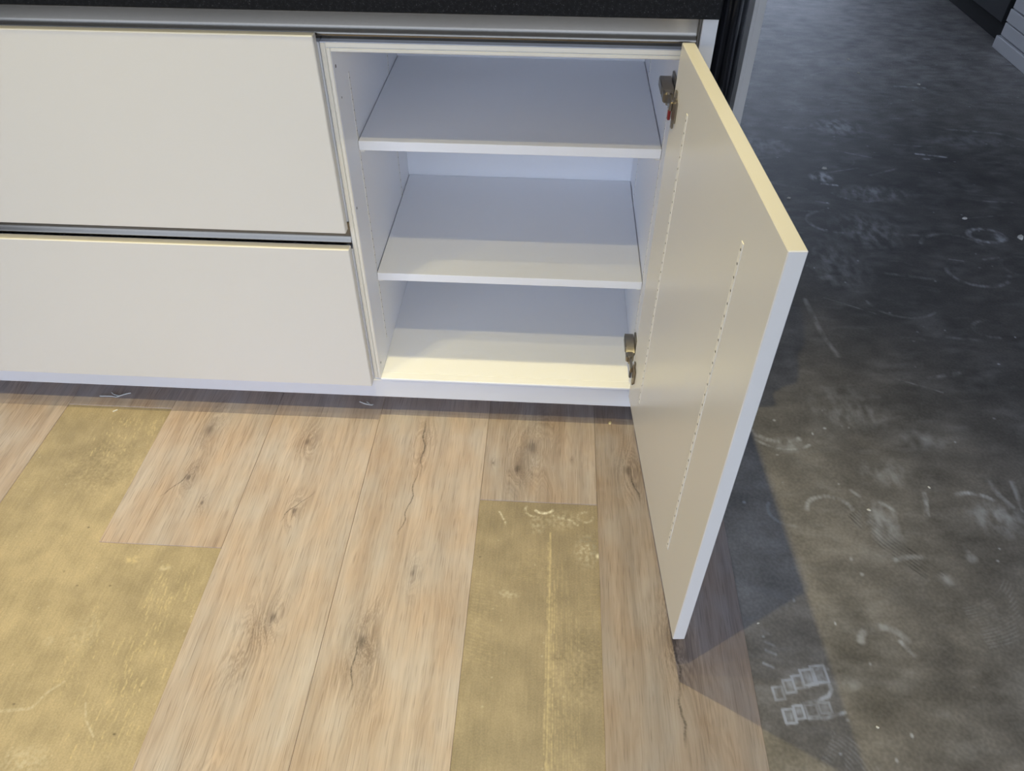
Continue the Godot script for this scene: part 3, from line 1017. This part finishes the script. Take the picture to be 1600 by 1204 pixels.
func build_island_trim() -> void:
	# toe rail under both carcasses, still clear of the floor
	var st := begin()
	bx(st, Vector3(-1.188, H + 0.000, -0.016), Vector3(0.630, H + 0.0545, 0.0015), 0.0012)
	tag(part("toe_rail", st, mats.toe, self), "long white toe rail under the drawers and the open cabinet, clear of the floor", "rail")
	st = begin()
	sweep_x(st, grip_profile(H + 0.8236), -1.188, 0.6275)
	bx(st, Vector3(0.6278, H + 0.812, -0.023), Vector3(0.6318, H + 0.8648, 0.0005), 0.0006)
	tag(part("grip_rail", st, mats.aluminium, self), "brushed aluminium grip rail under the black worktop", "rail")
	st = begin()
	bx(st, Vector3(-1.22, H + 0.8650, -0.95), Vector3(0.6535, H + 0.9050, 0.0300), 0.0015)
	tag(part("worktop", st, mats.worktop, self), "black speckled worktop lying along the top of the island", "worktop")
	st = begin()
	bx(st, Vector3(0.6325, 0.0005, -0.93), Vector3(0.6570, H + 0.8648, 0.0040), 0.0012)
	tag(part("end_panel", st, mats.lacquer, self), "white upright end panel closing the island behind the open door", "panel")
	# black foil hanging over the end panel
	st = begin()
	var path := Curve3D.new()
	for p in [[0.6605, -0.004], [0.672, -0.030], [0.690, -0.022], [0.703, -0.055], [0.712, -0.10], [0.728, -0.125], [0.740, -0.185], [0.742, -0.225], [0.720, -0.30], [0.712, -0.42], [0.722, -0.60], [0.70, -0.78], [0.72, -0.92]]:
		path.add_point(Vector3(p[0], 0, p[1]))
	var n := noise(401, 1.6, 3)
	var cols := 150
	var rows := 60
	var grid: Array = []
	var length := path.get_baked_length()
	for i in cols + 1:
		var p := path.sample_baked(length * i / cols, true)
		var row: Array[Vector3] = []
		for j in rows + 1:
			var y := lerpf(0.004, H + 0.92, float(j) / rows)
			var free := clampf((H + 0.92 - y) * 1.2, 0.05, 1.0)
			var wob := n.get_noise_3d(p.x * 9.0, y * 1.5, p.z * 9.0)
			var wob2 := n.get_noise_3d(p.x * 22.0, y * 5.0 + 30.0, p.z * 22.0)
			var x := maxf(0.6595, p.x + (wob * 0.018 + wob2 * 0.007) * free * smoothstep(0.66, 0.70, p.x))
			row.append(Vector3(x, y, p.z + (wob2 * 0.016 + wob * 0.01) * free))
		grid.append(row)
	st.set_smooth_group(0)
	for i in cols:
		for j in rows:
			var a: Vector3 = grid[i][j]
			var b: Vector3 = grid[i + 1][j]
			var c: Vector3 = grid[i + 1][j + 1]
			var d: Vector3 = grid[i][j + 1]
			for p in [a, c, b, a, d, c]: st.add_vertex(p)
	st.index()
	st.generate_normals()
	mats.plastic.cull_mode = BaseMaterial3D.CULL_DISABLED
	tag(part("plastic_sheet", st, mats.plastic, self), "crumpled glossy black plastic sheet hanging over the end of the island", "plastic sheet")

func build_background() -> void:
	# two boards on edge behind the black foil
	var st := begin()
	bx(st, Vector3(0.924, -0.0028, -2.0), Vector3(0.9345, 1.02, -0.90), 0.001)
	bx(st, Vector3(0.9352, -0.0028, -2.0), Vector3(0.9562, 1.02, -0.905), 0.001)
	tag(part("upright_board", st, mats.lacquer, self), "tall white board on edge beyond the black plastic sheet", "board")
	# the stack of white boards on the concrete
	var rows := [[0.0, 2.567, -2.733, "lowest white board of the stack, flat on the concrete"], [0.0620, 2.579, -2.722, "second white board from the bottom of the stack"], [0.1240, 2.578, -2.724, "third white board from the bottom of the stack"], [0.1860, 2.580, -2.715, "fourth white board from the bottom of the stack"], [0.2480, 2.581, -2.725, "topmost white board of the stack"]]
	for r in rows:
		st = begin()
		bx(st, Vector3(r[1], r[0] - 0.0028, r[2]), Vector3(r[1] + 0.6, r[0] + 0.0528, r[2] + 1.9), 0.0015)
		if r[0] > 0.0: # the battens that keep the boards apart
			for z in [0.15, 0.9, 1.6]:
				bx(st, Vector3(r[1] + 0.05, r[0] - 0.0088, r[2] + z), Vector3(r[1] + 0.55, r[0] - 0.0026, r[2] + z + 0.04), 0.0005)
		tag(part("white_board", st, mats.board, self), r[3], "board", "white boards stacked on the concrete")
	# a dark block standing in for the deeply shaded floor beyond it
	var o := thing("shade_block", "dark grey block on a recessed base, standing in for deep floor shade behind the stack of boards", "added_block", Vector3(2.9, 0, -4.0))
	st = begin()
	bx(st, Vector3(-0.30, 0.09, -1.2), Vector3(0.4, 0.95, 1.2), 0.002)
	part("body", st, mats.darkboard, o)
	st = begin()
	bx(st, Vector3(-0.27, -0.0028, -1.19), Vector3(0.38, 0.089, 1.19), 0.002)
	part("base", st, mats.dark, o)

func build_debris() -> void:
	var rng := RandomNumberGenerator.new()
	rng.seed = 5
	# frayed white threads under the drawers
	var st := begin()
	rod(st, [Vector3(-0.702, 0.001, -0.026), Vector3(-0.672, 0.0012, -0.027), Vector3(-0.660, 0.001, -0.025), Vector3(-0.640, 0.002, -0.036), Vector3(-0.628, 0.0025, -0.040)], 0.0016)
	rod(st, [Vector3(-0.678, 0.001, -0.040), Vector3(-0.668, 0.002, -0.032), Vector3(-0.655, 0.001, -0.030)], 0.0013)
	tag(part("thread_scrap", st, mats.chalk, self), "scrap of frayed white thread on the floor near the left end of the drawers", "thread", "white thread scraps under the drawers")
	st = begin()
	rod(st, [Vector3(-0.048, 0.001, -0.045), Vector3(-0.038, 0.0012, -0.040), Vector3(-0.028, 0.001, -0.037), Vector3(-0.014, 0.002, -0.034)], 0.0016)
	rod(st, [Vector3(-0.030, 0.001, -0.045), Vector3(-0.024, 0.002, -0.040), Vector3(-0.020, 0.001, -0.036), Vector3(-0.012, 0.001, -0.037)], 0.0014)
	tag(part("thread_scrap", st, mats.chalk, self), "scrap of frayed white thread on the floor below the right end of the drawers", "thread", "white thread scraps under the drawers")
	st = begin()
	bx(st, Vector3(-0.006, 0, -0.0016), Vector3(0.006, 0.0022, 0.0016), 0.0005)
	var sp := part("splinter", st, mats.chalk, self)
	sp.position = Vector3(-0.6427, -0.0024, 0.0200)
	sp.rotation.y = 0.75
	tag(sp, "tiny white splinter on the bare adhesive by the plank end", "splinter")
	st = begin()
	chip(st, Vector3.ZERO, Vector3(0.0045, 0.005, 0.004), 0.4, rng)
	var cr := part("crumb", st, mats.crumb, self)
	cr.position = Vector3(0.572, 0, -0.008)
	tag(cr, "small yellowish crumb on the plank beside the open door's hinge side", "crumb")
	# white plaster chips on the concrete
	var spots := [
		[1.417, -1.376, 0.011, "oblong white plaster chip above the chalky scuff on the concrete"],
		[1.240, -1.146, 0.008, "white plaster chip on the concrete nearest the door's top edge"],
		[1.938, -0.931, 0.016, "largest white plaster flake, at the right edge of the concrete"],
		[1.394, -2.674, 0.009, "white chip on the concrete just right of the tall upright board"],
		[1.808, -2.338, 0.010, "white chip in the middle of the far concrete"],
		[2.041, -2.216, 0.009, "white chip on the concrete left of the board stack"],
		[1.807, -2.509, 0.012, "pale chip on the far concrete, top centre of the floor"],
		[1.803, -1.043, 0.010, "white chip in the looped scuff on the concrete"],
		[1.278, 0.147, 0.004, "white speck at the top of the curved chalk streak on the concrete"],
		[1.125, 0.219, 0.005, "bright white speck in the chalky patch right of the door"],
		[0.835, 0.506, 0.0035, "white speck on the concrete at the plank edge by the door's shadow"],
		[1.005, 0.692, 0.004, "white speck on the concrete right of the boot print"],
	]
	for s in spots:
		st = begin()
		chip(st, Vector3.ZERO, Vector3(s[2], s[2] * 0.5, s[2] * 0.62), rng.randf() * 3.0, rng)
		var c := part("plaster_chip", st, mats.chalk, self)
		c.position = Vector3(s[0], -0.003, s[1])
		tag(c, s[3], "chip", "white plaster chips on the concrete")
